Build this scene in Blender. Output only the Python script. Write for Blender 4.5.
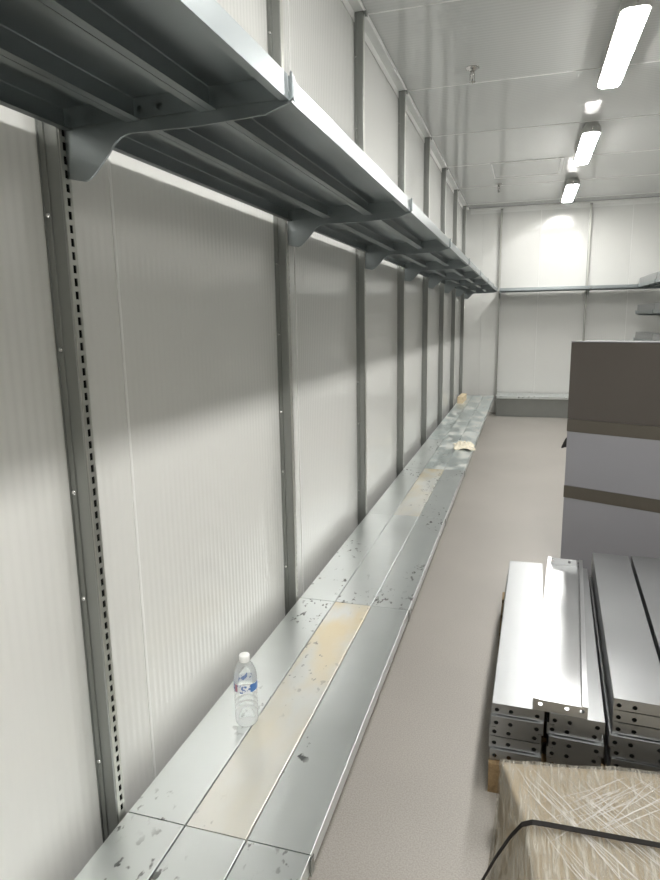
import bpy, bmesh, math, random
from mathutils import Matrix, Vector, noise

# ------------------------------------------------------------------ reset
for o in list(bpy.data.objects):
    bpy.data.objects.remove(o, do_unlink=True)
SC = bpy.context.scene
C = SC.collection
random.seed(7)

# ------------------------------------------------------------------ camera
EYE = 1.45                                   # eye height over the floor
F_PX = 636.36
cam_d = bpy.data.cameras.new('camera')
cam_d.sensor_fit = 'HORIZONTAL'
cam_d.sensor_width = 36.0
cam_d.lens = 36.0 * F_PX / 660.0
cam_d.clip_start = 0.02
cam = bpy.data.objects.new('camera', cam_d)
C.objects.link(cam)
cam.matrix_world = Matrix(((0.957328, -0.038562, 0.286419, 0.0),
                           (0.288574, 0.181573, -0.940083, 0.0),
                           (-0.015754, 0.982621, 0.184953, EYE),
                           (0, 0, 0, 1)))
SC.camera = cam

# ------------------------------------------------------------------ world, exposure
w = bpy.data.worlds.new('world')
SC.world = w
w.use_nodes = True
w.node_tree.nodes['Background'].inputs[0].default_value = (0.5, 0.52, 0.52, 1)
w.node_tree.nodes['Background'].inputs[1].default_value = 0.02
SC.view_settings.view_transform = 'Standard'
SC.view_settings.look = 'None'
SC.view_settings.gamma = 1.0
SC.view_settings.use_curve_mapping = False
SC.view_settings.exposure = 1.66
LAMP_STRENGTH = 26.0                         # the row of ceiling fixtures is the only light

# ------------------------------------------------------------------ dimensions (metres)
L = 1.2192                                   # one shelving bay
Y0 = 1.114                                   # first bay joint in view
XL, XR, YF, YB = -0.910, 1.940, 10.138, -5.0  # wall faces
BX = 0.038                                   # shelves start this far in front of the wall sheets
CEIL = EYE + 1.59
DECK = EYE - 1.1315                          # top of the base shelves
SHELF = EYE + 0.4110                         # top of the upper shelf's front lip

# ------------------------------------------------------------------ materials
def new_mat(name):
    m = bpy.data.materials.new(name)
    m.use_nodes = True
    nt = m.node_tree
    return m, nt, nt.nodes['Principled BSDF']

def N(nt, kind, **kw):
    n = nt.nodes.new(kind)
    for k, v in kw.items():
        if k in n.inputs.keys():
            n.inputs[k].default_value = v
        else:
            setattr(n, k, v)
    return n

def ramp(nt, src, stops):
    r = nt.nodes.new('ShaderNodeValToRGB')
    el = r.color_ramp.elements
    while len(el) < len(stops):
        el.new(0.5)
    for e, (p, c) in zip(el, stops):
        e.position = p
        e.color = c if isinstance(c, tuple) else (c, c, c, 1)
    nt.links.new(src, r.inputs[0])
    return r

def mixc(nt, fac, a, b, mode='MIX'):
    m = nt.nodes.new('ShaderNodeMix')
    m.data_type = 'RGBA'
    m.blend_type = mode
    for sock, v in ((m.inputs[0], fac), (m.inputs[6], a), (m.inputs[7], b)):
        if isinstance(v, (int, float, tuple)):
            sock.default_value = v
        else:
            nt.links.new(v, sock)
    return m.outputs[2]

def coords(nt, scale=(1, 1, 1), rnd=True):
    tc = nt.nodes.new('ShaderNodeTexCoord')
    v = tc.outputs['Object']
    if rnd:
        oi = nt.nodes.new('ShaderNodeObjectInfo')
        ml = nt.nodes.new('ShaderNodeMath'); ml.operation = 'MULTIPLY'; ml.inputs[1].default_value = 37.0
        nt.links.new(oi.outputs['Random'], ml.inputs[0])
        ad = nt.nodes.new('ShaderNodeVectorMath'); ad.operation = 'ADD'
        nt.links.new(v, ad.inputs[0]); nt.links.new(ml.outputs[0], ad.inputs[1])
        v = ad.outputs[0]
    mp = nt.nodes.new('ShaderNodeMapping')
    mp.inputs['Scale'].default_value = scale
    nt.links.new(v, mp.inputs[0])
    return mp.outputs[0]

def plain(name, col, rough=0.5, metal=0.0, var=0.06, vscale=8.0, spec=0.5):
    m, nt, b = new_mat(name)
    v = coords(nt)
    n = N(nt, 'ShaderNodeTexNoise', Scale=vscale, Detail=4.0)
    nt.links.new(v, n.inputs['Vector'])
    lo = tuple(c * (1 - var) for c in col) + (1,)
    hi = tuple(min(1, c * (1 + var)) for c in col) + (1,)
    r = ramp(nt, n.outputs[0], [(0.3, lo), (0.7, hi)])
    nt.links.new(r.outputs[0], b.inputs['Base Color'])
    b.inputs['Roughness'].default_value = rough
    b.inputs['Metallic'].default_value = metal
    b.inputs['Specular IOR Level'].default_value = spec
    return m

def galv(name, base=(0.60, 0.625, 0.62), rough=0.36, scuff=0.0, stain=0.0, dust=0.0, mottle=1.0, metallic=0.95):
    m, nt, b = new_mat(name)
    v = coords(nt, (1, 1, 1))
    # soft mottling of the zinc
    ns = N(nt, 'ShaderNodeTexNoise', Scale=4.0, Detail=2.0, Roughness=0.5)
    nt.links.new(v, ns.inputs['Vector'])
    mo = ramp(nt, ns.outputs[0], [(0.25, 1 - 0.11 * mottle), (0.75, 1 + 0.05 * mottle)])
    col = mixc(nt, 1.0, base + (1,), mo.outputs[0], 'MULTIPLY')
    metal = None
    if stain > 0:
        # tan spill towards the far end of the panel, pale haze elsewhere
        sx = nt.nodes.new('ShaderNodeSeparateXYZ')
        tcs = nt.nodes.new('ShaderNodeTexCoord')
        nt.links.new(tcs.outputs['Object'], sx.inputs[0])
        g = nt.nodes.new('ShaderNodeMapRange')
        g.inputs[1].default_value = 0.25; g.inputs[2].default_value = 1.2; g.inputs[3].default_value = 0.25; g.inputs[4].default_value = 1.0
        nt.links.new(sx.outputs[1], g.inputs[0])
        s = N(nt, 'ShaderNodeTexNoise', Scale=4.0, Detail=3.0, Roughness=0.5)
        nt.links.new(coords(nt, (2.2, 1.0, 1)), s.inputs['Vector'])
        sr = ramp(nt, s.outputs[0], [(0.36, 0.0), (0.66, stain)])
        f = nt.nodes.new('ShaderNodeMath'); f.operation = 'MULTIPLY'
        nt.links.new(sr.outputs[0], f.inputs[0]); nt.links.new(g.outputs[0], f.inputs[1])
        s2 = N(nt, 'ShaderNodeTexNoise', Scale=6.0, Detail=2.0)
        nt.links.new(coords(nt, (2.0, 0.5, 1)), s2.inputs['Vector'])
        sr2 = ramp(nt, s2.outputs[0], [(0.35, 0.05), (0.7, 0.4)])
        col = mixc(nt, sr2.outputs[0], col, (0.76, 0.74, 0.68, 1))
        col = mixc(nt, f.outputs[0], col, (0.74, 0.61, 0.36, 1))
        metal = sr2.outputs[0]
    if dust > 0:
        s = N(nt, 'ShaderNodeTexNoise', Scale=6.0, Detail=3.0, Roughness=0.55, Distortion=0.3)
        nt.links.new(coords(nt, (1.5, 0.6, 1)), s.inputs['Vector'])
        sr = ramp(nt, s.outputs[0], [(0.49, 0.0), (0.63, dust)])
        col = mixc(nt, sr.outputs[0], col, (0.80, 0.79, 0.74, 1))
        metal = sr.outputs[0]
    if scuff > 0:
        # a few dark rubber scuffs gathered in patches
        a = N(nt, 'ShaderNodeTexNoise', Scale=50.0, Detail=2.5)
        nt.links.new(coords(nt, (1.0, 0.55, 1)), a.inputs['Vector'])
        c = N(nt, 'ShaderNodeTexNoise', Scale=2.6, Detail=2.0)
        nt.links.new(coords(nt, (2.0, 0.9, 1)), c.inputs['Vector'])
        ar = ramp(nt, a.outputs[0], [(0.60, 0.0), (0.66, 1.0)])
        cr = ramp(nt, c.outputs[0], [(0.52, 0.0), (0.60, scuff)])
        f = nt.nodes.new('ShaderNodeMath'); f.operation = 'MULTIPLY'
        nt.links.new(ar.outputs[0], f.inputs[0]); nt.links.new(cr.outputs[0], f.inputs[1])
        col = mixc(nt, f.outputs[0], col, (0.05, 0.052, 0.055, 1))
    nt.links.new(col, b.inputs['Base Color'])
    if metal is not None:
        inv = nt.nodes.new('ShaderNodeMath'); inv.operation = 'SUBTRACT'; inv.inputs[0].default_value = metallic; inv.use_clamp = True
        nt.links.new(metal, inv.inputs[1]); nt.links.new(inv.outputs[0], b.inputs['Metallic'])
    else:
        b.inputs['Metallic'].default_value = metallic
    rr = ramp(nt, ns.outputs[0], [(0.25, rough - 0.04 * mottle), (0.75, rough + 0.05 * mottle)])
    nt.links.new(rr.outputs[0], b.inputs['Roughness'])
    return m

def ribbed(name, col, rough, axis, pitch, dist, spec=0.5):
    """glossy plastic sheet; the fine ribs run across the given object axis"""
    m, nt, b = new_mat(name)
    b.inputs['Base Color'].default_value = col + (1,)
    b.inputs['Roughness'].default_value = rough
    b.inputs['Specular IOR Level'].default_value = spec
    v = coords(nt, rnd=False)
    wv = nt.nodes.new('ShaderNodeTexWave')
    wv.wave_type = 'BANDS'; wv.bands_direction = axis; wv.wave_profile = 'SIN'
    wv.inputs['Scale'].default_value = 2 * math.pi / (20.0 * pitch)
    nt.links.new(v, wv.inputs['Vector'])
    bp = nt.nodes.new('ShaderNodeBump')
    bp.inputs['Strength'].default_value = 1.0
    bp.inputs['Distance'].default_value = dist
    nt.links.new(wv.outputs['Fac'], bp.inputs['Height'])
    nt.links.new(bp.outputs[0], b.inputs['Normal'])
    return m

M = {}
M['galv'] = galv('galvanised_shaded', (0.35, 0.385, 0.395), 0.34)  # upper shelf steel, darkened: underside shade is put into its base colour
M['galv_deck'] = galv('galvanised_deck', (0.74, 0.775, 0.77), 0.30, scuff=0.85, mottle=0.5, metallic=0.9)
M['galv_stain'] = galv('galvanised_stained', (0.72, 0.735, 0.71), 0.33, scuff=0.7, stain=0.85, mottle=0.7, metallic=0.8)
M['galv_dust'] = galv('galvanised_dusty', (0.66, 0.73, 0.73), 0.30, scuff=0.5, dust=0.6, mottle=0.5, metallic=0.92)
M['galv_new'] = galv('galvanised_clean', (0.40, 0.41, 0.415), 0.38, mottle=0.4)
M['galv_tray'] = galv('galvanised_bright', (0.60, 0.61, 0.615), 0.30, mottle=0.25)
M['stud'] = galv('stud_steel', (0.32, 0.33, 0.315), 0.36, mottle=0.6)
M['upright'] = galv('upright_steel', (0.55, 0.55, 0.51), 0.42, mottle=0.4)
M['slot_shade'] = plain('slot_shade', (0.008, 0.008, 0.008), 0.9, spec=0.1)
M['panel'] = plain('white_plastic_sheet', (0.73, 0.73, 0.705), 0.11, var=0.012, vscale=1.5)
M['ceiling'] = ribbed('ceiling_plastic', (0.62, 0.625, 0.61), 0.08, 'Y', 0.035, 0.0006)
M['trim'] = plain('white_trim', (0.80, 0.80, 0.78), 0.3, var=0.02)
M['backing'] = plain('wall_backing', (0.7, 0.7, 0.68), 0.6, var=0.02)
M['screw'] = plain('screw_zinc', (0.75, 0.75, 0.74), 0.25, 0.9)
M['black'] = plain('black_plastic', (0.015, 0.014, 0.013), 0.45)
M['strap'] = plain('strap_black', (0.010, 0.008, 0.007), 0.6, spec=0.2)
M['housing'] = plain('lamp_housing', (0.42, 0.42, 0.40), 0.45, var=0.03)
M['chrome'] = plain('sprinkler_chrome', (0.55, 0.54, 0.52), 0.22, 1.0)
M['cab_light'] = plain('cabinet_light_grey', (0.29, 0.288, 0.31), 0.5, var=0.03, vscale=2)
M['cab_dark'] = plain('cabinet_brown_grey', (0.080, 0.069, 0.060), 0.35, var=0.05, vscale=2)
M['cab_band'] = plain('cabinet_band', (0.095, 0.083, 0.066), 0.4, var=0.05, vscale=3)
M['card'] = plain('cardboard', (0.33, 0.275, 0.195), 0.75, var=0.12, vscale=3)
M['cap'] = plain('bottle_cap', (0.88, 0.88, 0.87), 0.35, var=0.01)
M['rag'] = plain('rag_cloth', (0.80, 0.74, 0.60), 0.9, var=0.12, vscale=25)

def floor_mat():
    m, nt, b = new_mat('epoxy_floor')
    v = coords(nt, rnd=False)
    a = N(nt, 'ShaderNodeTexNoise', Scale=220.0, Detail=2.0)
    c = N(nt, 'ShaderNodeTexNoise', Scale=1.3, Detail=5.0)
    nt.links.new(v, a.inputs['Vector']); nt.links.new(v, c.inputs['Vector'])
    r1 = ramp(nt, a.outputs[0], [(0.35, (0.34, 0.318, 0.288, 1)), (0.65, (0.43, 0.403, 0.368, 1))])
    r2 = ramp(nt, c.outputs[0], [(0.3, 0.93), (0.7, 1.05)])
    nt.links.new(mixc(nt, 1.0, r1.outputs[0], r2.outputs[0], 'MULTIPLY'), b.inputs['Base Color'])
    b.inputs['Roughness'].default_value = 0.42
    bp = N(nt, 'ShaderNodeBump', Strength=0.25, Distance=0.002)
    nt.links.new(a.outputs[0], bp.inputs['Height']); nt.links.new(bp.outputs[0], b.inputs['Normal'])
    return m
M['floor'] = floor_mat()

def wood_mat(name, a, b_):
    m, nt, b = new_mat(name)
    v = coords(nt, (1, 1, 1))
    wv = N(nt, 'ShaderNodeTexNoise', Scale=6.0, Detail=6.0, Distortion=1.0)
    nt.links.new(coords(nt, (14, 1.2, 14)), wv.inputs['Vector'])
    r = ramp(nt, wv.outputs[0], [(0.3, a + (1,)), (0.7, b_ + (1,))])
    nt.links.new(r.outputs[0], b.inputs['Base Color'])
    b.inputs['Roughness'].default_value = 0.7
    return m
M['wood'] = wood_mat('pallet_wood', (0.22, 0.145, 0.07), (0.36, 0.25, 0.13))
M['pine'] = wood_mat('pine_block', (0.66, 0.52, 0.33), (0.80, 0.67, 0.47))

def lens_mat():
    m, nt, b = new_mat('lamp_diffuser')
    b.inputs['Base Color'].default_value = (0.9, 0.9, 0.88, 1)
    b.inputs['Emission Color'].default_value = (1.0, 0.985, 0.95, 1)
    b.inputs['Emission Strength'].default_value = LAMP_STRENGTH
    return m
M['lens'] = lens_mat()

def film_mat():
    m, nt, b = new_mat('stretch_film')
    out = nt.nodes['Material Output']
    b.inputs['Base Color'].default_value = (0.66, 0.63, 0.55, 1)
    b.inputs['Roughness'].default_value = 0.14
    tr = nt.nodes.new('ShaderNodeBsdfTransparent')
    tr.inputs[0].default_value = (0.97, 0.96, 0.94, 1)
    mx = nt.nodes.new('ShaderNodeMixShader')
    a = N(nt, 'ShaderNodeTexNoise', Scale=9.0, Detail=7.0, Roughness=0.65, Distortion=0.5)
    tc = nt.nodes.new('ShaderNodeTexCoord')
    mp = nt.nodes.new('ShaderNodeMapping')
    mp.inputs['Rotation'].default_value = (0, 0, 0.75)
    mp.inputs['Scale'].default_value = (11.0, 1.2, 3.0)
    nt.links.new(tc.outputs['Object'], mp.inputs[0]); nt.links.new(mp.outputs[0], a.inputs['Vector'])
    r = ramp(nt, a.outputs[0], [(0.40, 0.08), (0.68, 0.66)])
    nt.links.new(r.outputs[0], mx.inputs[0])
    nt.links.new(tr.outputs[0], mx.inputs[1]); nt.links.new(b.outputs[0], mx.inputs[2])
    nt.links.new(mx.outputs[0], out.inputs[0])
    bp = N(nt, 'ShaderNodeBump', Strength=0.8, Distance=0.006)
    nt.links.new(a.outputs[0], bp.inputs['Height']); nt.links.new(bp.outputs[0], b.inputs['Normal'])
    return m
M['film'] = film_mat()

def crease_mat():
    m, nt, b = new_mat('film_crease')
    b.inputs['Base Color'].default_value = (0.93, 0.92, 0.9, 1)
    b.inputs['Roughness'].default_value = 0.12
    tr = nt.nodes.new('ShaderNodeBsdfTransparent')
    mx = nt.nodes.new('ShaderNodeMixShader'); mx.inputs[0].default_value = 0.38
    nt.links.new(tr.outputs[0], mx.inputs[1]); nt.links.new(b.outputs[0], mx.inputs[2])
    nt.links.new(mx.outputs[0], nt.nodes['Material Output'].inputs[0])
    return m
M['crease'] = crease_mat()

def pet_mat():
    """thin clear plastic: mostly see-through, mirror-like towards the rim"""
    m, nt, b = new_mat('clear_pet')
    b.inputs['Base Color'].default_value = (0.95, 0.96, 0.96, 1)
    b.inputs['Roughness'].default_value = 0.08
    fr = N(nt, 'ShaderNodeFresnel', IOR=1.5)
    ml = nt.nodes.new('ShaderNodeMath'); ml.operation = 'MULTIPLY_ADD'; ml.inputs[1].default_value = 0.55; ml.inputs[2].default_value = 0.06
    ml.use_clamp = True
    nt.links.new(fr.outputs[0], ml.inputs[0])
    tr = nt.nodes.new('ShaderNodeBsdfTransparent')
    tr.inputs[0].default_value = (0.97, 0.98, 0.98, 1)
    mx = nt.nodes.new('ShaderNodeMixShader')
    nt.links.new(ml.outputs[0], mx.inputs[0])
    nt.links.new(tr.outputs[0], mx.inputs[1]); nt.links.new(b.outputs[0], mx.inputs[2])
    nt.links.new(mx.outputs[0], nt.nodes['Material Output'].inputs[0])
    return m
M['pet'] = pet_mat()

def label_mat():
    m, nt, b = new_mat('bottle_label')
    tc = nt.nodes.new('ShaderNodeTexCoord')
    n = N(nt, 'ShaderNodeTexNoise', Scale=70.0, Detail=2.0)
    nt.links.new(tc.outputs['Object'], n.inputs['Vector'])
    r = ramp(nt, n.outputs[0], [(0.42, (0.80, 0.82, 0.86, 1)), (0.50, (0.78, 0.80, 0.85, 1)), (0.54, (0.16, 0.24, 0.46, 1)), (0.62, (0.10, 0.20, 0.50, 1))])
    r.color_ramp.interpolation = 'LINEAR'
    nt.links.new(r.outputs[0], b.inputs['Base Color'])
    b.inputs['Roughness'].default_value = 0.3
    return m
M['label'] = label_mat()
M['label_blue'] = plain('label_blue', (0.07, 0.19, 0.48), 0.3, var=0.1, vscale=60)
M['label_red'] = plain('label_red', (0.45, 0.2, 0.26), 0.3)

# ------------------------------------------------------------------ mesh helpers
class MB:
    def __init__(self):
        self.v, self.f, self.s = [], [], []
    def add(self, vs, fs, smooth=False):
        o = len(self.v)
        self.v += [tuple(p) for p in vs]
        self.f += [tuple(i + o for i in f) for f in fs]
        self.s += [smooth] * len(fs)
        return self
    def box(self, x0, x1, y0, y1, z0, z1):
        vs = [(x, y, z) for z in (z0, z1) for y in (y0, y1) for x in (x0, x1)]
        return self.add(vs, [(0, 2, 3, 1), (4, 5, 7, 6), (0, 1, 5, 4), (2, 6, 7, 3), (0, 4, 6, 2), (1, 3, 7, 5)])
    def prism(self, pts, axis, a, b, smooth=False):
        """closed outline extruded along an axis; pts are the other two coordinates in x,y,z order"""
        def P(u, v, t):
            return {'x': (t, u, v), 'y': (u, t, v), 'z': (u, v, t)}[axis]
        n = len(pts)
        vs = [P(u, v, a) for u, v in pts] + [P(u, v, b) for u, v in pts]
        fs = [(i, (i + 1) % n, n + (i + 1) % n, n + i) for i in range(n)]
        self.add(vs, fs, smooth)
        self.add(vs, [tuple(range(n))[::-1], tuple(range(n, 2 * n))])
        return self
    def lathe(self, prof, seg=24, c=(0, 0, 0), smooth=True, cap=True):
        vs, fs = [], []
        for r, z in prof:
            for i in range(seg):
                a = 2 * math.pi * i / seg
                vs.append((c[0] + r * math.cos(a), c[1] + r * math.sin(a), c[2] + z))
        for j in range(len(prof) - 1):
            for i in range(seg):
                k = (i + 1) % seg
                fs.append((j * seg + i, j * seg + k, (j + 1) * seg + k, (j + 1) * seg + i))
        self.add(vs, fs, smooth)
        if cap:
            self.add(vs[:seg], [tuple(range(seg))[::-1]])
            self.add(vs[-seg:], [tuple(range(seg))])
        return self
    def mesh(self, name, mat):
        me = bpy.data.meshes.new(name)
        me.from_pydata(self.v, [], self.f)
        me.polygons.foreach_set('use_smooth', self.s)
        bm = bmesh.new(); bm.from_mesh(me)
        bmesh.ops.remove_doubles(bm, verts=bm.verts, dist=1e-6)
        bmesh.ops.recalc_face_normals(bm, faces=bm.faces)
        bm.to_mesh(me); bm.free()
        me.materials.append(M[mat])
        me.update()
        return me

def link(name, data, parent=None, loc=(0, 0, 0), rot=(0, 0, 0), scale=(1, 1, 1)):
    o = bpy.data.objects.new(name, data)
    C.objects.link(o)
    o.parent = parent
    o.location = loc
    o.rotation_euler = rot
    o.scale = scale
    return o

def tag(o, label, cat, group=None):
    o['label'] = label
    o['category'] = cat
    if group:
        o['group'] = group
    return o

def thing(name, label, cat, loc=(0, 0, 0), rot=(0, 0, 0), group=None, scale=(1, 1, 1)):
    o = link(name, None, None, loc, rot, scale)
    o.empty_display_size = 0.1
    return tag(o, label, cat, group)

def structure(name, mb, mat):
    o = link(name, mb.mesh(name, mat))
    o['kind'] = 'structure'
    return o

ORD = ['nearest', 'second', 'third', 'fourth', 'fifth', 'sixth', 'seventh', 'eighth', 'ninth']
PI = math.pi

# ------------------------------------------------------------------ room shell
structure('floor', MB().box(XL - 0.1, XR + 0.1, YB - 0.1, YF + 0.1, -0.1, 0), 'floor')
ceiling = structure('ceiling', MB().box(XL - 0.1, XR + 0.1, YB - 0.1, YF + 0.1, CEIL + 0.012, CEIL + 0.1), 'backing')
wall_left = structure('wall_left', MB().box(XL - 0.1, XL - 0.012, YB - 0.1, YF + 0.1, 0, CEIL + 0.012), 'backing')
wall_right = structure('wall_right', MB().box(XR + 0.012, XR + 0.1, YB - 0.1, YF + 0.1, 0, CEIL + 0.012), 'backing')
wall_far = structure('wall_far', MB().box(XL - 0.012, XR + 0.012, YF + 0.012, YF + 0.1, 0, CEIL + 0.012), 'backing')
wall_back = structure('wall_back', MB().box(XL - 0.012, XR + 0.012, YB - 0.1, YB, 0, CEIL + 0.012), 'panel')

# fluted wall sheet: width along +y, face towards +x, front at x = 0
def sheet_mesh(width, name):
    mb = MB()
    pitch, seg = 0.0254, 8
    n = int(round(width / pitch)) * seg
    H0, H1 = 0.0, CEIL
    vs, fs = [], []
    for i in range(n + 1):
        y = 0.002 + (width - 0.004) * i / n
        x = -0.0012 + 0.0003 * math.cos(2 * PI * i / seg)
        vs += [(x, y, H0), (x, y, H1)]
    for i in range(n):
        fs.append((2 * i, 2 * i + 2, 2 * i + 3, 2 * i + 1))
    mb.add(vs, fs, True)
    a, b = 0.002, width - 0.002
    mb.add([(-0.01, a, H0), (-0.01, b, H0), (-0.01, b, H1), (-0.01, a, H1)], [(0, 3, 2, 1)])
    mb.add([(-0.01, a, H0), vs[0], vs[1], (-0.01, a, H1)], [(0, 1, 2, 3)])
    mb.add([(-0.01, b, H0), vs[-2], vs[-1], (-0.01, b, H1)], [(3, 2, 1, 0)])
    return mb.mesh(name, 'panel')
SHEET = sheet_mesh(L, 'wall_sheet')
JOINT = MB().prism([(-0.001, -0.005), (0.0012, -0.0045), (0.0022, -0.0015), (0.0022, 0.0015), (0.0012, 0.0045), (-0.001, 0.005)], 'z', 0, CEIL).mesh('joint_strip', 'trim')

for k in range(-5, 8):
    y = 1.315 + L * k
    y1 = min(y + L, YF)
    link('wall_sheet', SHEET, wall_left, (XL, y, 0), scale=(1, (y1 - y) / L, 1))
    link('joint_strip', JOINT, wall_left, (XL, y, 0))
    link('wall_sheet', SHEET, wall_right, (XR, y1, 0), (0, 0, PI), scale=(1, (y1 - y) / L, 1))
    link('joint_strip', JOINT, wall_right, (XR, y, 0), (0, 0, PI))
for x0, x1 in ((XL, 0.167 - L + 0.4), (0.167 - L + 0.4, 0.167), (0.167, 0.167 + L), (0.167 + L, XR)):
    link('wall_sheet', SHEET, wall_far, (x0, YF, 0), (0, 0, -PI / 2), scale=(1, (x1 - x0) / L, 1))
    if x0 > 0:
        link('joint_strip', JOINT, wall_far, (x0, YF, 0), (0, 0, -PI / 2))

# ceiling sheets, joints across the room
CSHEET = MB().box(XL, XR, 0.0015, L - 0.0015, 0, 0.011).mesh('ceiling_sheet', 'ceiling')
CJOINT = MB().prism([(-0.006, 0.0005), (-0.004, -0.003), (0.004, -0.003), (0.006, 0.0005)], 'x', XL, XR).mesh('ceiling_joint', 'trim')
k = -5
while 1.195 + L * k < YF:
    y = 1.195 + L * k
    y1 = min(y + L, YF)
    link('ceiling_sheet', CSHEET, ceiling, (0, y, CEIL), scale=(1, (y1 - y) / L, 1))
    link('ceiling_joint', CJOINT, ceiling, (0, y, CEIL))
    k += 1

# header track under the ceiling, one per wall, as deep as the posts
PD = 0.050                                   # post depth
def header(length, parent, loc, rotz):
    mb = MB()
    mb.prism([(0.0015, CEIL - 0.075), (0.004, CEIL - 0.075), (0.004, CEIL - 0.030), (PD - 0.002, CEIL - 0.026), (PD + 0.001, CEIL - 0.030), (PD + 0.003, CEIL - 0.028), (PD + 0.003, CEIL - 0.004), (0.0015, CEIL - 0.004)], 'y', 0, length)
    link('header_track', mb.mesh('header_track', 'trim'), parent, loc, (0, 0, rotz))
header(YF - YB - 0.07, wall_left, (XL, YB, 0), 0)
header(YF - YB - 0.07, wall_right, (XR, YF - 0.07, 0), PI)
header(XR - XL - 0.14, wall_far, (XL + 0.07, YF, 0), -PI / 2)

# ------------------------------------------------------------------ ceiling lamps
def rrect(w, h, r, n=5):
    pts = []
    for cx, cy, a0 in ((w / 2 - r, h / 2 - r, 0), (-w / 2 + r, h / 2 - r, 90), (-w / 2 + r, -h / 2 + r, 180), (w / 2 - r, -h / 2 + r, 270)):
        for i in range(n + 1):
            a = math.radians(a0 + 90 * i / n)
            pts.append((cx + r * math.cos(a), cy + r * math.sin(a)))
    return pts
def ringloft(mb, rings, smooth=True):
    n = len(rings[0])
    vs = [p for r in rings for p in r]
    fs = []
    for j in range(len(rings) - 1):
        for i in range(n):
            fs.append((j * n + i, j * n + (i + 1) % n, (j + 1) * n + (i + 1) % n, (j + 1) * n + i))
    mb.add(vs, fs, smooth)
    mb.add(rings[0], [tuple(range(n))[::-1]])
    mb.add(rings[-1], [tuple(range(n))])
LEN = 1.17
lens_mb = MB()
ringloft(lens_mb, [[(x, y, z) for x, y in rrect(w_, h_, r_)] for w_, h_, r_, z in
                   ((0.132, LEN, 0.05, 0.012), (0.132, LEN, 0.05, 0.009), (0.124, LEN - 0.010, 0.046, 0.003), (0.096, LEN - 0.05, 0.035, 0.0))])
LENS = lens_mb.mesh('lamp_diffuser', 'lens')
hous_mb = MB()
ringloft(hous_mb, [[(x, y, z) for x, y in rrect(w_, h_, r_)] for w_, h_, r_, z in
                   ((0.146, LEN + 0.03, 0.055, 0.0125), (0.150, LEN + 0.034, 0.057, 0.030), (0.144, LEN + 0.028, 0.055, 0.058), (0.10, LEN - 0.01, 0.04, 0.096))], False)
HOUS = hous_mb.mesh('lamp_housing', 'housing')
LATCH = MB().box(-0.006, 0.006, -0.012, 0.012, 0.026, 0.05).box(-0.004, 0.004, -0.016, -0.010, 0.03, 0.046).mesh('latch', 'chrome')
lamp_names = {4.39: 'bright tubular ceiling lamp nearest the camera, at the top right',
              8.90: 'smallest ceiling lamp, closest to the far wall'}
lamp_names[6.67] = 'middle one of the three glowing ceiling lamps'
for y in (-2.60, -0.28, 2.04, 4.39, 6.67, 8.90):
    lab = lamp_names.get(y) or {2.04: 'ceiling lamp just out of the frame, next before the nearest one in view', -0.28: 'ceiling lamp directly overhead of the camera', -2.60: 'ceiling lamp behind the camera'}[y]
    t = thing('ceiling_lamp', lab, 'ceiling lamp', (0.472, y, CEIL - 0.096), group='lamps in a row along the ceiling')
    link('diffuser', LENS, t)
    link('housing', HOUS, t)
    for s in (-1, 1):
        link('latch', LATCH, t, (0, s * (LEN / 2 + 0.013), 0), (0, 0, 0 if s < 0 else PI))

# ------------------------------------------------------------------ shelf panels (shallow pans)
FL = 0.038                                   # flange height
def pan_mesh(name, width, length, mat, flange=FL, back=None, holes=True):
    """pan open downwards; top at z = 0, x centred, y from 0 to length"""
    mb = MB()
    t, r, ret = 0.0016, 0.0014, 0.014
    hw = width / 2
    fb = flange if back is None else back    # flange on the -x side
    out = [(-hw + t + ret, -fb), (-hw, -fb)] if fb > 0.03 else [(-hw, -fb)]
    out += [(-hw, -r), (-hw + r * 0.3, -r * 0.3), (-hw + r, 0), (hw - r, 0), (hw - r * 0.3, -r * 0.3), (hw, -r), (hw, -flange), (hw - t - ret, -flange)]
    inn = [(hw - t - ret, -flange + t), (hw - t, -flange + t), (hw - t, -r - t), (hw - r - t, -t), (-hw + r + t, -t), (-hw + t, -r - t)]
    inn += [(-hw + t, -fb + t), (-hw + t + ret, -fb + t)] if fb > 0.03 else [(-hw + t, -fb)]
    prof = out + inn
    mb.prism(prof, 'y', 0.0, length)
    # end flanges, with punched holes
    z1, z0 = -t - 0.0002, -flange + 0.003
    x0, x1 = -hw + t * 1.2, hw - t * 1.2
    for ya, yb in ((0.0004, 0.0004 + t), (length - 0.0004 - t, length - 0.0004)):
        if not holes or fb <= 0.03:
            mb.box(x0, x1, ya, yb, max(z0, -fb + 0.002) if fb <= 0.03 else z0, z1)
            continue
        hs = 0.0085
        zc = (z0 + z1) / 2 - 0.003
        xs = [x0]
        for hx in (-hw * 0.80, -hw * 0.25, hw * 0.74):
            xs += [hx - hs, hx + hs]
        xs.append(x1)
        for i in range(0, len(xs), 2):
            mb.box(xs[i], xs[i + 1], ya, yb, z0, z1)
        for i in range(1, len(xs) - 1, 2):
            xa, xb = xs[i], xs[i + 1]
            mb.box(xa, xb, ya, yb, z0, zc - hs)
            mb.box(xa, xb, ya, yb, zc + hs, z1)
            cx = (xa + xb) / 2
            rr = 0.0068
            sq, oc = [], []
            for j in range(16):
                a = 2 * PI * j / 16
                ca, sa = math.cos(a), math.sin(a)
                q = hs / max(abs(ca), abs(sa))
                sq.append((cx + q * ca, zc + q * sa)); oc.append((cx + rr * ca, zc + rr * sa))
            for yy in (ya, yb):
                vs = [(p[0], yy, p[1]) for p in sq] + [(p[0], yy, p[1]) for p in oc]
                mb.add(vs, [(j, (j + 1) % 16, 16 + (j + 1) % 16, 16 + j) for j in range(16)])
    return mb.mesh(name, mat)

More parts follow.
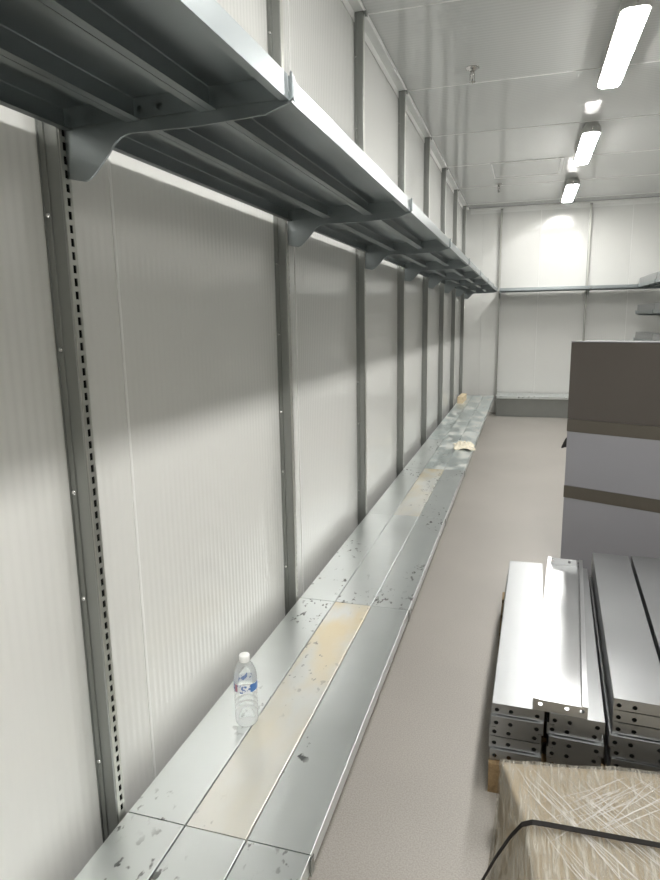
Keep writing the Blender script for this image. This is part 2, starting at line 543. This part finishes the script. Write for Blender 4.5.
BL = L - 0.007                               # a panel sits between two brackets
PW_U, PW_D = 0.1525, 0.1525
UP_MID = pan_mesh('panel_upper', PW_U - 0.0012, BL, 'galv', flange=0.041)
DK = {m: pan_mesh('panel_deck_' + m, PW_D - 0.0035, L - 0.003, m, holes=False) for m in ('galv_deck', 'galv_stain', 'galv_dust')}

# cantilever bracket: plate in the local x-z plane, wall at x = 0, shelf top at z = 0
def bracket_mesh():
    mb = MB()
    out = [(0.0122, -0.012), (0.0122, -0.132), (0.050, -0.140), (0.062, -0.136), (0.075, -0.126), (0.106, -0.096), (0.122, -0.077),
           (0.136, -0.068), (0.155, -0.063), (0.30, -0.064), (0.425, -0.058), (0.452, -0.049), (0.470, -0.044), (0.4785, -0.036),
           (0.4785, 0.002), (0.476, 0.006), (0.4735, 0.002), (0.4735, -0.030), (0.465, -0.012)]
    mb.prism(out, 'y', -0.0012, 0.0012)
    # rolled lower edge
    for (xa, za), (xb, zb) in zip(out[1:13], out[2:14]):
        d = Vector((xb - xa, zb - za)).normalized()
        n = Vector((-d.y, d.x)) * 0.0014
        mb.prism([(xa + n.x, za + n.y), (xa - n.x, za - n.y), (xb - n.x, zb - n.y), (xb + n.x, zb + n.y)], 'y', -0.0028, 0.0028)
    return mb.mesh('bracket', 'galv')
BRACKET = bracket_mesh()
LIPCLIP = MB().box(0.4735, 0.4755, 0.012, 0.020, -0.037, 0.001).box(0.466, 0.4755, 0.012, 0.020, 0.0008, 0.0022).mesh('lip_clip', 'galv')
KICK = MB().box(0.345, 0.349, 0.002, L - 0.002, 0.0, DECK - FL - 0.002).mesh('kick_plate', 'stud')
DECKCLIP = MB().box(0.4765, 0.4785, -0.010, 0.010, -0.045, -0.004).mesh('front_clip', 'stud')
DECKARM = MB().box(0.03, 0.34, -0.004, 0.004, 0.0, DECK - FL - 0.0005).mesh('base_bracket', 'stud')

TILT = math.atan2(0.006, 0.44)
def upper_bay(label, loc, rz, group, zoff=0.0, ys=1.0, both=False):
    t = thing('wall_shelf', label, 'shelf', (loc[0], loc[1], SHELF + zoff), (0, 0, rz), group, (1, ys, 1))
    for i in range(3):
        xc = 0.472 - PW_U * (i + 0.5)
        z = -math.tan(TILT) * PW_U * (i + 0.5)
        link('shelf_panel', UP_MID, t, (xc, 0.0035, z), (0, -TILT, 0))
    link('bracket', BRACKET, t)
    if both:
        link('bracket', BRACKET, t, (0, L, 0))
    link('lip_clip', LIPCLIP, t)
    return t

def base_bay(label, loc, rz, group, mats=('galv_deck',) * 3, ys=1.0):
    t = thing('base_shelf', label, 'shelf', (loc[0], loc[1], 0), (0, 0, rz), group, (1, ys, 1))
    for i in range(3):
        link('deck_panel', DK[mats[i]], t, (0.476 - PW_D * (i + 0.5), 0.0015, DECK))
    link('kick_plate', KICK, t)
    link('front_clip', DECKCLIP, t, (0, 0, DECK))
    link('base_bracket', DECKARM, t, (0, 0.02, 0))
    return t

G, S, D = 'galv_deck', 'galv_stain', 'galv_dust'
deck_mats = {-1: (G, G, G), 0: (G, S, G), 1: (G, G, G), 2: (G, S, G), 3: (D, D, G), 4: (D, D, D), 5: (D, D, D), 6: (D, D, D)}
deck_labels = {
    -1: 'grey steel base shelf bay cut off by the bottom edge of the photo',
    0: 'steel base shelf bay carrying the plastic bottle, middle panel tan-stained',
    1: 'second full base shelf bay from the camera, with dark scuffs, just beyond the bottle bay',
    2: 'base shelf bay with a yellow-stained middle panel at its far end',
    3: 'base shelf bay with the crumpled rag lying on it',
    4: 'dusty base shelf bay just beyond the crumpled rag',
    5: 'dusty base shelf bay just short of the wooden block',
    6: 'farthest base shelf bay, carrying the wooden block near the far wall'}
shelf_labels = {-1: 'upper steel shelf bay overhead, cut off by the top left corner of the photo'}
for k in range(0, 7):
    shelf_labels[k] = '%s upper steel shelf bay beyond the big bracket at top left' % ('first' if k == 0 else ORD[k]) if k < 6 else 'farthest upper steel shelf bay on the left wall, by the far corner'
for k in range(-1, 7):
    upper_bay(shelf_labels[k], (XL + BX, Y0 - 0.006 + L * k), 0, 'upper shelf bays along the left wall', both=(k == 6))
    base_bay(deck_labels[k], (XL + BX, Y0 + L * k), 0, 'base shelf bays along the left wall', deck_mats[k])

# far wall: two bays, the second short
upper_bay('upper steel shelf bay on the far wall between the two steel studs', (-0.37, YF - BX), -PI / 2, 'shelf bays on the far wall')
upper_bay('short upper steel shelf bay on the far wall, right of the second stud', (-0.37 + L, YF - BX), -PI / 2, 'shelf bays on the far wall', ys=0.72, both=False)
base_bay('steel base shelf bay along the foot of the far wall', (-0.37, YF - BX), -PI / 2, 'shelf bays on the far wall')
base_bay('short base shelf bay at the far wall, hidden behind the tall cabinet', (-0.37 + L, YF - BX), -PI / 2, 'shelf bays on the far wall', ys=0.72)

# right wall: shelves on three levels, only the far end shows
level_names = {0.0: 'top', -0.35: 'middle', -0.71: 'lowest'}
for k in range(0, 7):
    w_ = 'by the far wall' if k == 6 else '%s from the far wall' % ORD[6 - k]
    for zo in (0.0, -0.35, -0.71):
        upper_bay('%s steel shelf on the right wall, bay %s' % (level_names[zo], w_), (XR - BX, Y0 - 0.045 + L * k + L), PI, 'shelf bays along the right wall', zo, both=(k == 0))
    base_bay('steel base shelf on the right wall, bay %s' % w_, (XR - BX, Y0 - 0.045 + L * k + L), PI, 'shelf bays along the right wall')

# ------------------------------------------------------------------ slotted uprights
POST_TOP = CEIL - 0.032
def upright_mesh():
    """front face of the post, towards +x, punched with slots every inch"""
    mb = MB()
    w_, d = 0.025, PD
    sw, sh, p = 0.0095, 0.0155, 0.0254
    ym = w_ / 2 + 0.001
    xa, xb = d - 0.0015, d
    mb.box(xa, xb, 0, ym - sw / 2, 0, POST_TOP)
    mb.box(xa, xb, ym + sw / 2, w_, 0, POST_TOP)
    z = DECK + 0.012
    prev = 0
    while z < EYE + 0.40:
        mb.box(xa, xb, ym - sw / 2, ym + sw / 2, prev, z)
        prev = z + sh
        z += p
    mb.box(xa, xb, ym - sw / 2, ym + sw / 2, prev, POST_TOP)
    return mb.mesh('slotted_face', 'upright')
def web_mesh():
    """folded side of the post, towards -y, from the wall sheet to the front face"""
    mb = MB()
    prof = [(0.001, -0.003), (0.003, -0.003), (0.0035, 0.0), (0.014, 0.0), (0.0155, 0.003), (0.020, 0.003), (0.0215, 0.0),
            (0.044, 0.0), (0.046, -0.002), (PD - 0.0016, -0.0005), (PD - 0.0016, 0.0045), (0.001, 0.0045)]
    mb.prism(prof, 'z', 0, POST_TOP)
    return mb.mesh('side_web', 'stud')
UPRIGHT, WEB = upright_mesh(), web_mesh()
SHADE_FILLER = MB().box(0.012, PD - 0.006, 0.0048, 0.0245, 0.001, POST_TOP - 0.01).mesh('shade_filler', 'slot_shade')  # black filler added behind the slots, standing in for shade inside the post
SCREW = MB().lathe([(0.0055, 0), (0.0055, 0.0012), (0.004, 0.0032), (0.0012, 0.004)], 10).mesh('screw', 'screw')
TOPCLIP = MB().box(0.006, PD + 0.016, -0.004, 0.030, 0.0005, 0.003).box(PD + 0.013, PD + 0.016, -0.004, 0.030, -0.016, 0.0005).box(PD + 0.003, PD + 0.016, 0.028, 0.030, -0.012, 0.0005).mesh('top_clip', 'stud')
def post(label, loc, rz, group, screws=False):
    t = thing('slotted_upright', label, 'upright', loc, (0, 0, rz), group)
    link('slotted_face', UPRIGHT, t)
    w_ = link('side_web', WEB, t)
    link('shade_filler', SHADE_FILLER, t)
    link('top_clip', TOPCLIP, t, (0, 0, POST_TOP))
    if screws:
        for z in (0.46, 0.86, 1.10, 1.40, 1.66, 2.10, 2.45, 2.80):
            link('screw', SCREW, w_, (0.009, 0.0, z), (PI / 2, 0, 0))
    return t
for k in range(-1, 8):
    lab = 'slotted steel upright just outside the left edge of the photo' if k < 0 else '%s slotted steel upright along the left wall, counted from the camera' % ORD[k]
    post(lab, (XL, 1.0905 + L * k, 0), 0, 'slotted uprights along the left wall', k <= 3)
for k in range(0, 8):
    post('%s slotted upright on the right wall, counted from the far wall' % ('first' if k == 7 else ORD[7 - k]), (XR, 1.069 + 0.0135 + L * k, 0), PI, 'slotted uprights along the right wall')
for i in range(2):
    post(('steel upright on the far wall next to the left corner', 'steel upright on the far wall above the tall cabinet')[i], (-0.400 + L * i, YF, 0), -PI / 2, 'uprights on the far wall')

# spare panels lying on the right-hand shelves
SPARE = pan_mesh('panel_spare', 0.1526, 1.19, 'galv_new', holes=False)
for k in (2, 3, 4, 5, 6):
    for zo in (0.0, -0.35, -0.71):
        for j in range(2):
            w_ = 'by the far wall' if k == 6 else '%s from the far wall' % ORD[6 - k]
            o = link('shelf_panel', SPARE, None, (XR - BX - 0.385 + 0.003 * j, Y0 - 0.045 + L * k + 0.012 + 0.004 * j, SHELF + zo + 0.0395 + 0.0385 * j))
            tag(o, '%s spare steel panel on the %s right-hand shelf, bay %s' % (('lower', 'upper')[j], level_names[zo], w_), 'shelf panel', 'spare panels on the right-hand shelves')

# ------------------------------------------------------------------ sprinklers and hatch
def sprinkler(label, x, y):
    t = thing('sprinkler', label, 'sprinkler', (x, y, CEIL), group='ceiling sprinklers', scale=(1.3, 1.3, 1.15))
    link('escutcheon', MB().lathe([(0.034, -0.0005), (0.034, -0.003), (0.026, -0.010), (0.014, -0.014), (0.012, -0.018)], 20).mesh('escutcheon', 'chrome'), t)
    b = MB().lathe([(0.011, -0.0185), (0.011, -0.04), (0.008, -0.046), (0.0035, -0.05), (0.003, -0.072)], 14)
    for s in (-1, 1):
        b.box(-0.002 + s * 0.011, 0.002 + s * 0.011, -0.002, 0.002, -0.070, -0.030)
    b.box(-0.013, 0.013, -0.002, 0.002, -0.074, -0.070)
    link('body', b.mesh('sprinkler_body', 'chrome'), t)
    link('deflector', MB().lathe([(0.017, -0.0742), (0.017, -0.0755), (0.006, -0.078), (0.004, -0.082)], 16).mesh('deflector', 'chrome'), t)
sprinkler('nearer chrome pendant sprinkler on the ceiling', -0.389, 4.57)
sprinkler('farther small chrome sprinkler, by the ceiling hatch corner', -0.371, 8.42)
t = thing('ceiling_hatch', 'rectangular white access hatch set in the ceiling', 'hatch', (-0.045, 7.67, CEIL))
fm = MB()
for a, b_, c, d in ((-0.36, 0.36, -0.39, -0.365), (-0.36, 0.36, 0.365, 0.39), (-0.36, -0.35, -0.365, 0.365), (0.335, 0.36, -0.365, 0.365)):
    fm.box(a, b_, c, d, -0.006, -0.0005)
link('frame', fm.mesh('hatch_frame', 'trim'), t)
link('hatch_panel', MB().box(-0.331, 0.331, -0.361, 0.361, -0.0035, -0.0005).mesh('hatch_panel', 'ceiling'), t)

# ------------------------------------------------------------------ pallet and stacks of panels
PT = 0.100
STACK_A, STACK_B, STACK_C, STACK_D = 5, 5, 7, 7
t = thing('pallet', 'wooden pallet under the stacked steel panels', 'pallet', (-0.056, 1.806, 0))
pal_w, pal_l = 1.0, 1.30
for i in range(8):
    y0 = i * (pal_l - 0.09) / 7
    link('deck_board', MB().box(0, pal_w, y0, y0 + 0.09, PT - 0.017, PT - 0.0005).mesh('deck_board', 'wood'), t)
for x0 in (0, 0.4805, 0.961):
    link('stringer', MB().box(x0, x0 + 0.039, 0, pal_l, 0.0165, PT - 0.0175).mesh('stringer', 'wood'), t)
for y0 in (0, 0.59, 1.18):
    link('bottom_board', MB().box(0, pal_w, y0, y0 + 0.09, 0.0, 0.016).mesh('bottom_board', 'wood'), t)

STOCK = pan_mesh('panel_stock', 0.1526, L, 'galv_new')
stacks = [('left', STACK_A, 0.024, 1.828, 1.2), ('second', STACK_B, 0.191, 1.818, 2.6), ('third', STACK_C, 0.3625, 1.822, 2.6), ('right', STACK_D, 0.528, 1.825, 2.6)]
def pos(n, i):
    if i == n - 1:
        return 'topmost'
    if i == 0:
        return 'bottom'
    return ['', 'second from top', 'third from top', 'fourth from top', 'fifth from top', 'sixth from top'][n - 1 - i]
for nm, n, x, y, a in stacks:
    for i in range(n):
        top = (i == n - 1)
        o = link('shelf_panel', STOCK, None, (x + (0 if top else random.uniform(-.006, .006)), y + (0 if top else random.uniform(-.010, .014)), PT + 0.0382 * (i + 1)),
                 (0, 0, -math.radians(a + (0 if top else random.uniform(-.25, .25)))))
        tag(o, 'steel shelf panel, %s in the %s stack from the left on the pallet' % (pos(n, i), {'left': 'first', 'right': 'fourth'}.get(nm, nm)), 'shelf panel', 'stacked steel shelf panels')
zt = PT + 0.0382 * STACK_A + 0.0008
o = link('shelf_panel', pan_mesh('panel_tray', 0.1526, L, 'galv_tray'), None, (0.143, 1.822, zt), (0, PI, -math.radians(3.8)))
tag(o, 'upturned steel panel lying open side up on the two left stacks', 'shelf panel', 'stacked steel shelf panels')

# ------------------------------------------------------------------ stretch-wrapped load
def load_ring(pts, z, n=14, r=0.0):
    out = []
    m = len(pts)
    for i in range(m):
        a, b = Vector(pts[i]), Vector(pts[(i + 1) % m])
        for j in range(n):
            p = a.lerp(b, j / n)
            out.append((p.x, p.y, z))
    return out
TOP = [(-0.017, 1.658), (0.30, 1.708), (0.78, 1.780), (0.78, 0.90), (0.125, 0.90), (0.050, 1.44)]
BOT = [(-0.028, 1.664), (0.30, 1.714), (0.80, 1.790), (0.80, 0.88), (-0.055, 0.88), (-0.042, 1.44)]
LOADZ = EYE - 1.222
def lerp_ring(f, z, grow=0.0):
    pts = []
    cx = sum(p[0] for p in TOP) / 6; cy = sum(p[1] for p in TOP) / 6
    for a, b in zip(BOT, TOP):
        x, y = a[0] + (b[0] - a[0]) * f, a[1] + (b[1] - a[1]) * f
        d = Vector((x - cx, y - cy)).normalized() * grow
        pts.append((x + d.x, y + d.y))
    return load_ring(pts, z)
def load_mesh(name, mat, grow, amp, z0):
    mb = MB()
    rings = [lerp_ring(f, z0 + (LOADZ + grow - z0) * f * 1.0, grow) for f in (0, 0.2, 0.4, 0.6, 0.8, 0.93)]
    rings.append([(x, y, LOADZ + grow) for x, y, z in lerp_ring(1.0, LOADZ, grow * 0.3)])
    cx, cy = 0.42, 1.35
    base = rings[-1]
    for s in (0.97, 0.9, 0.8, 0.68, 0.55, 0.42, 0.28, 0.14, 0.03):
        rings.append([(cx + (x - cx) * s, cy + (y - cy) * s, z) for x, y, z in base])
    def disp(p, j):
        if j == 0:
            return p
        v = Vector(p)
        nz = noise.noise(v * 9.0) + 0.5 * noise.noise(v * 23.0)
        k = amp * nz
        if j >= 6:
            return (v.x, v.y, v.z + k - abs(amp) * 0.3)
        return (v.x - abs(k) * 0.7, v.y, v.z)
    rings = [[disp(p, j) for p in r] for j, r in enumerate(rings)]
    ringloft(mb, rings, True)
    return mb.mesh(name, mat)
t = thing('wrapped_load', 'cardboard load wrapped in clear stretch film with a black strap', 'wrapped box', (0, 0, 0))
link('carton', load_mesh('carton', 'card', -0.006, 0.004, 0.0), t)
film = link('stretch_film', load_mesh('stretch_film', 'film', 0.003, 0.007, 0.0005), t)
cr = MB()
rnd = random.Random(3)
def crease(p, q, w_, n=10):
    p, q = Vector(p), Vector(q)
    d = (q - p); s = Vector((-d.y, d.x)).normalized() * w_
    vs, fs = [], []
    for i in range(n + 1):
        f = i / n
        c = p.lerp(q, f)
        c = c + Vector((-d.y, d.x)).normalized() * 0.003 * noise.noise(Vector((c.x * 20, c.y * 20, w_ * 999)))
        ww = 0.25 + 0.75 * math.sin(PI * f)
        z = LOADZ + 0.006
        vs += [(c.x - s.x * ww, c.y - s.y * ww, z), (c.x, c.y, z + w_ * 1.3 * ww), (c.x + s.x * ww, c.y + s.y * ww, z)]
    for i in range(n):
        a = 3 * i
        fs += [(a, a + 3, a + 4, a + 1), (a + 1, a + 4, a + 5, a + 2)]
    cr.add(vs, fs, True)
for i in range(170):
    x = rnd.uniform(0.0, 0.5); y = rnd.uniform(1.10, 1.66)
    if i % 6:
        a = math.radians(-52 + 14 * (x - 0.2) / 0.3 + rnd.gauss(0, 4))
        ln = rnd.uniform(0.10, 0.42)
    else:
        x = rnd.gauss(0.27, 0.06); y = 1.60 - 0.35 * (0.36 - x) + rnd.gauss(0, 0.035)
        a = math.radians(44 + rnd.gauss(0, 5))
        ln = rnd.uniform(0.10, 0.30)
    p = (x - math.cos(a) * ln / 2, y - math.sin(a) * ln / 2); q = (x + math.cos(a) * ln / 2, y + math.sin(a) * ln / 2)
    ok = all(pt[1] < 1.645 + 0.12 * pt[0] and pt[0] > -0.0 + max(0, (1.65 - pt[1])) * 0.33 for pt in (p, q))
    if ok:
        crease(p, q, rnd.uniform(0.0005, 0.0017))
c_ = link('film_crease', cr.mesh('film_crease', 'crease'), film)
c_['kind'] = 'stuff'
# strap: over the top, down the left side
path = [(-0.062, 1.392, 0.004), (-0.050, 1.397, 0.07), (-0.018, 1.409, 0.14), (0.014, 1.421, 0.195), (0.040, 1.428, LOADZ + 0.002), (0.064, 1.432, LOADZ + 0.011), (0.10, 1.433, LOADZ + 0.012), (0.34, 1.438, LOADZ + 0.012), (0.79, 1.445, LOADZ + 0.012), (0.812, 1.445, LOADZ - 0.01), (0.82, 1.445, 0.004)]
sb = MB()
vs, fs = [], []
for i, p in enumerate(path):
    p = Vector(p)
    d = (Vector(path[min(i + 1, len(path) - 1)]) - Vector(path[max(i - 1, 0)])).normalized()
    n = Vector((0, 1, 0)).cross(d).normalized()
    if n.z < 0 and abs(n.z) > 0.3:
        n = -n
    hw, th = 0.0085, 0.0012
    for sy, sn in ((-1, 0), (1, 0), (1, 1), (-1, 1)):
        q = p + Vector((0, sy * hw, 0)) + n * th * sn
        vs.append(tuple(q))
for i in range(len(path) - 1):
    for j in range(4):
        fs.append((4 * i + j, 4 * i + (j + 1) % 4, 4 * i + 4 + (j + 1) % 4, 4 * i + 4 + j))
sb.add(vs, fs)
link('strap', sb.mesh('strap', 'strap'), t)['label'] = 'black plastic strap'

# ------------------------------------------------------------------ tall cabinet
t = thing('tall_cabinet', 'tall grey cabinet with dark brown upper panel and band, standing behind the steel stacks', 'cabinet', (0.243, 3.65, 0), (0, 0, math.radians(-24)))
W_, D_ = 0.95, 0.22
link('body', MB().box(0, W_, 0.004, D_, 0.0, 1.316).mesh('cabinet_body', 'cab_light'), t)
link('upper_panel', MB().box(-0.002, W_ + 0.002, -0.002, 0.0035, 0.905, 1.314).mesh('upper_panel', 'cab_dark'), t)
link('band', MB().box(-0.002, W_ + 0.002, -0.001, 0.0035, 0.834, 0.903).mesh('band', 'cab_band'), t)
link('band', MB().box(-0.002, W_ + 0.002, -0.001, 0.0035, 0.462, 0.530).mesh('band', 'cab_band'), t)
link('front_panel', MB().box(0, W_, 0.0, 0.0035, 0.531, 0.833).mesh('front_panel', 'cab_light'), t)
link('front_panel', MB().box(0, W_, 0.0, 0.0035, 0.006, 0.461).mesh('front_panel', 'cab_light'), t)
link('top_edge', MB().box(-0.003, W_ + 0.003, -0.003, 0.012, 1.3165, 1.321).mesh('top_edge', 'cab_light'), t)
lt = link('corner_catch', MB().prism([(-0.002, 0.80), (-0.010, 0.79), (-0.030, 0.742), (-0.028, 0.735), (-0.002, 0.745)], 'y', 0.004, 0.03).mesh('corner_catch', 'black'), t)
lt['label'] = 'small black catch'

# ------------------------------------------------------------------ bottle on the deck
t = thing('water_bottle', 'clear plastic water bottle with white cap and blue label on the base shelf', 'bottle', (-0.721, 1.505, DECK + 0.0005), scale=(1.01, 1.01, 1.01))
prof = [(0.020, 0.0), (0.028, 0.002), (0.0315, 0.008), (0.0325, 0.018)]
for i in range(5):
    z = 0.022 + i * 0.0165
    prof += [(0.0325, z), (0.0325, z + 0.009), (0.0305, z + 0.0115), (0.0305, z + 0.0135)]
prof += [(0.0325, 0.106), (0.0325, 0.136), (0.0328, 0.142), (0.0318, 0.152), (0.0285, 0.164), (0.0225, 0.177), (0.0155, 0.186), (0.0125, 0.190), (0.0122, 0.198)]
link('bottle_body', MB().lathe(prof, 32).mesh('bottle_body', 'pet'), t)
link('cap', MB().lathe([(0.0150, 0.190), (0.0152, 0.1915), (0.0150, 0.206), (0.0138, 0.2085), (0.006, 0.209)], 28).mesh('cap', 'cap'), t)
lb = MB()
lb.lathe([(0.0331, 0.108), (0.0331, 0.133)], 40, cap=False)
lab = link('label_sleeve', lb.mesh('label_sleeve', 'label'), t)
def patch(a0, a1, z0, z1, mat, name):
    mb = MB()
    n = 8
    vs = []
    for i in range(n + 1):
        a = math.radians(a0 + (a1 - a0) * i / n)
        vs += [(0.0334 * math.cos(a), 0.0334 * math.sin(a), z0), (0.0334 * math.cos(a), 0.0334 * math.sin(a), z1)]
    mb.add(vs, [(2 * i, 2 * i + 2, 2 * i + 3, 2 * i + 1) for i in range(n)], True)
    link(name, mb.mesh(name, mat), lab)
patch(-42, 25, 0.110, 0.132, 'label_blue', 'blue_print')
patch(-125, -108, 0.110, 0.131, 'label_red', 'red_print')

# ------------------------------------------------------------------ rag and wood block on the far deck
def rag():
    mb = MB()
    nx, ny = 26, 20
    vs, fs = [], []
    for j in range(ny + 1):
        for i in range(nx + 1):
            u, v = i / nx - 0.5, j / ny - 0.5
            r = math.sqrt((u * 2) ** 2 + (v * 2) ** 2)
            edge = 1.0 + 0.25 * noise.noise(Vector((math.atan2(v, u) * 1.3, 3.1, 0)))
            h = max(0.0, 1 - (r / 1.25) ** 2)
            z = 0.001 + h * (0.008 + 0.055 * abs(noise.noise(Vector((u * 6, v * 6, 1.7)))) + 0.035 * abs(noise.noise(Vector((u * 17, v * 17, 4.0)))))
            vs.append((u * 0.17 * edge + 0.01 * noise.noise(Vector((v * 6, u * 3, 0))), v * 0.30 * edge + 0.02 * noise.noise(Vector((u * 6, v * 3, 7))), z))
    for j in range(ny):
        for i in range(nx):
            a = j * (nx + 1) + i
            fs.append((a, a + 1, a + nx + 2, a + nx + 1))
    mb.add(vs, fs, True)
    n = len(vs)
    return mb.mesh('rag', 'rag')
o = link('rag', rag(), None, (-0.476, 5.68, DECK + 0.0008), (0, 0, 0.15))
md = o.modifiers.new('cloth thickness', 'SOLIDIFY'); md.thickness = 0.0025; md.offset = 1.0
tag(o, 'crumpled cream rag lying on the base shelf', 'rag')
wb = MB().prism([(-0.036, 0.002), (-0.034, 0), (0.034, 0), (0.036, 0.002), (0.036, 0.086), (0.034, 0.088), (-0.034, 0.088), (-0.036, 0.086)], 'y', 0, 0.44)
o = link('wood_block', wb.mesh('wood_block', 'pine'), None, (-0.800, 8.66, DECK + 0.0008), (0, 0, -0.03))
tag(o, 'pale pine block lying on the far end of the base shelf', 'wood block')
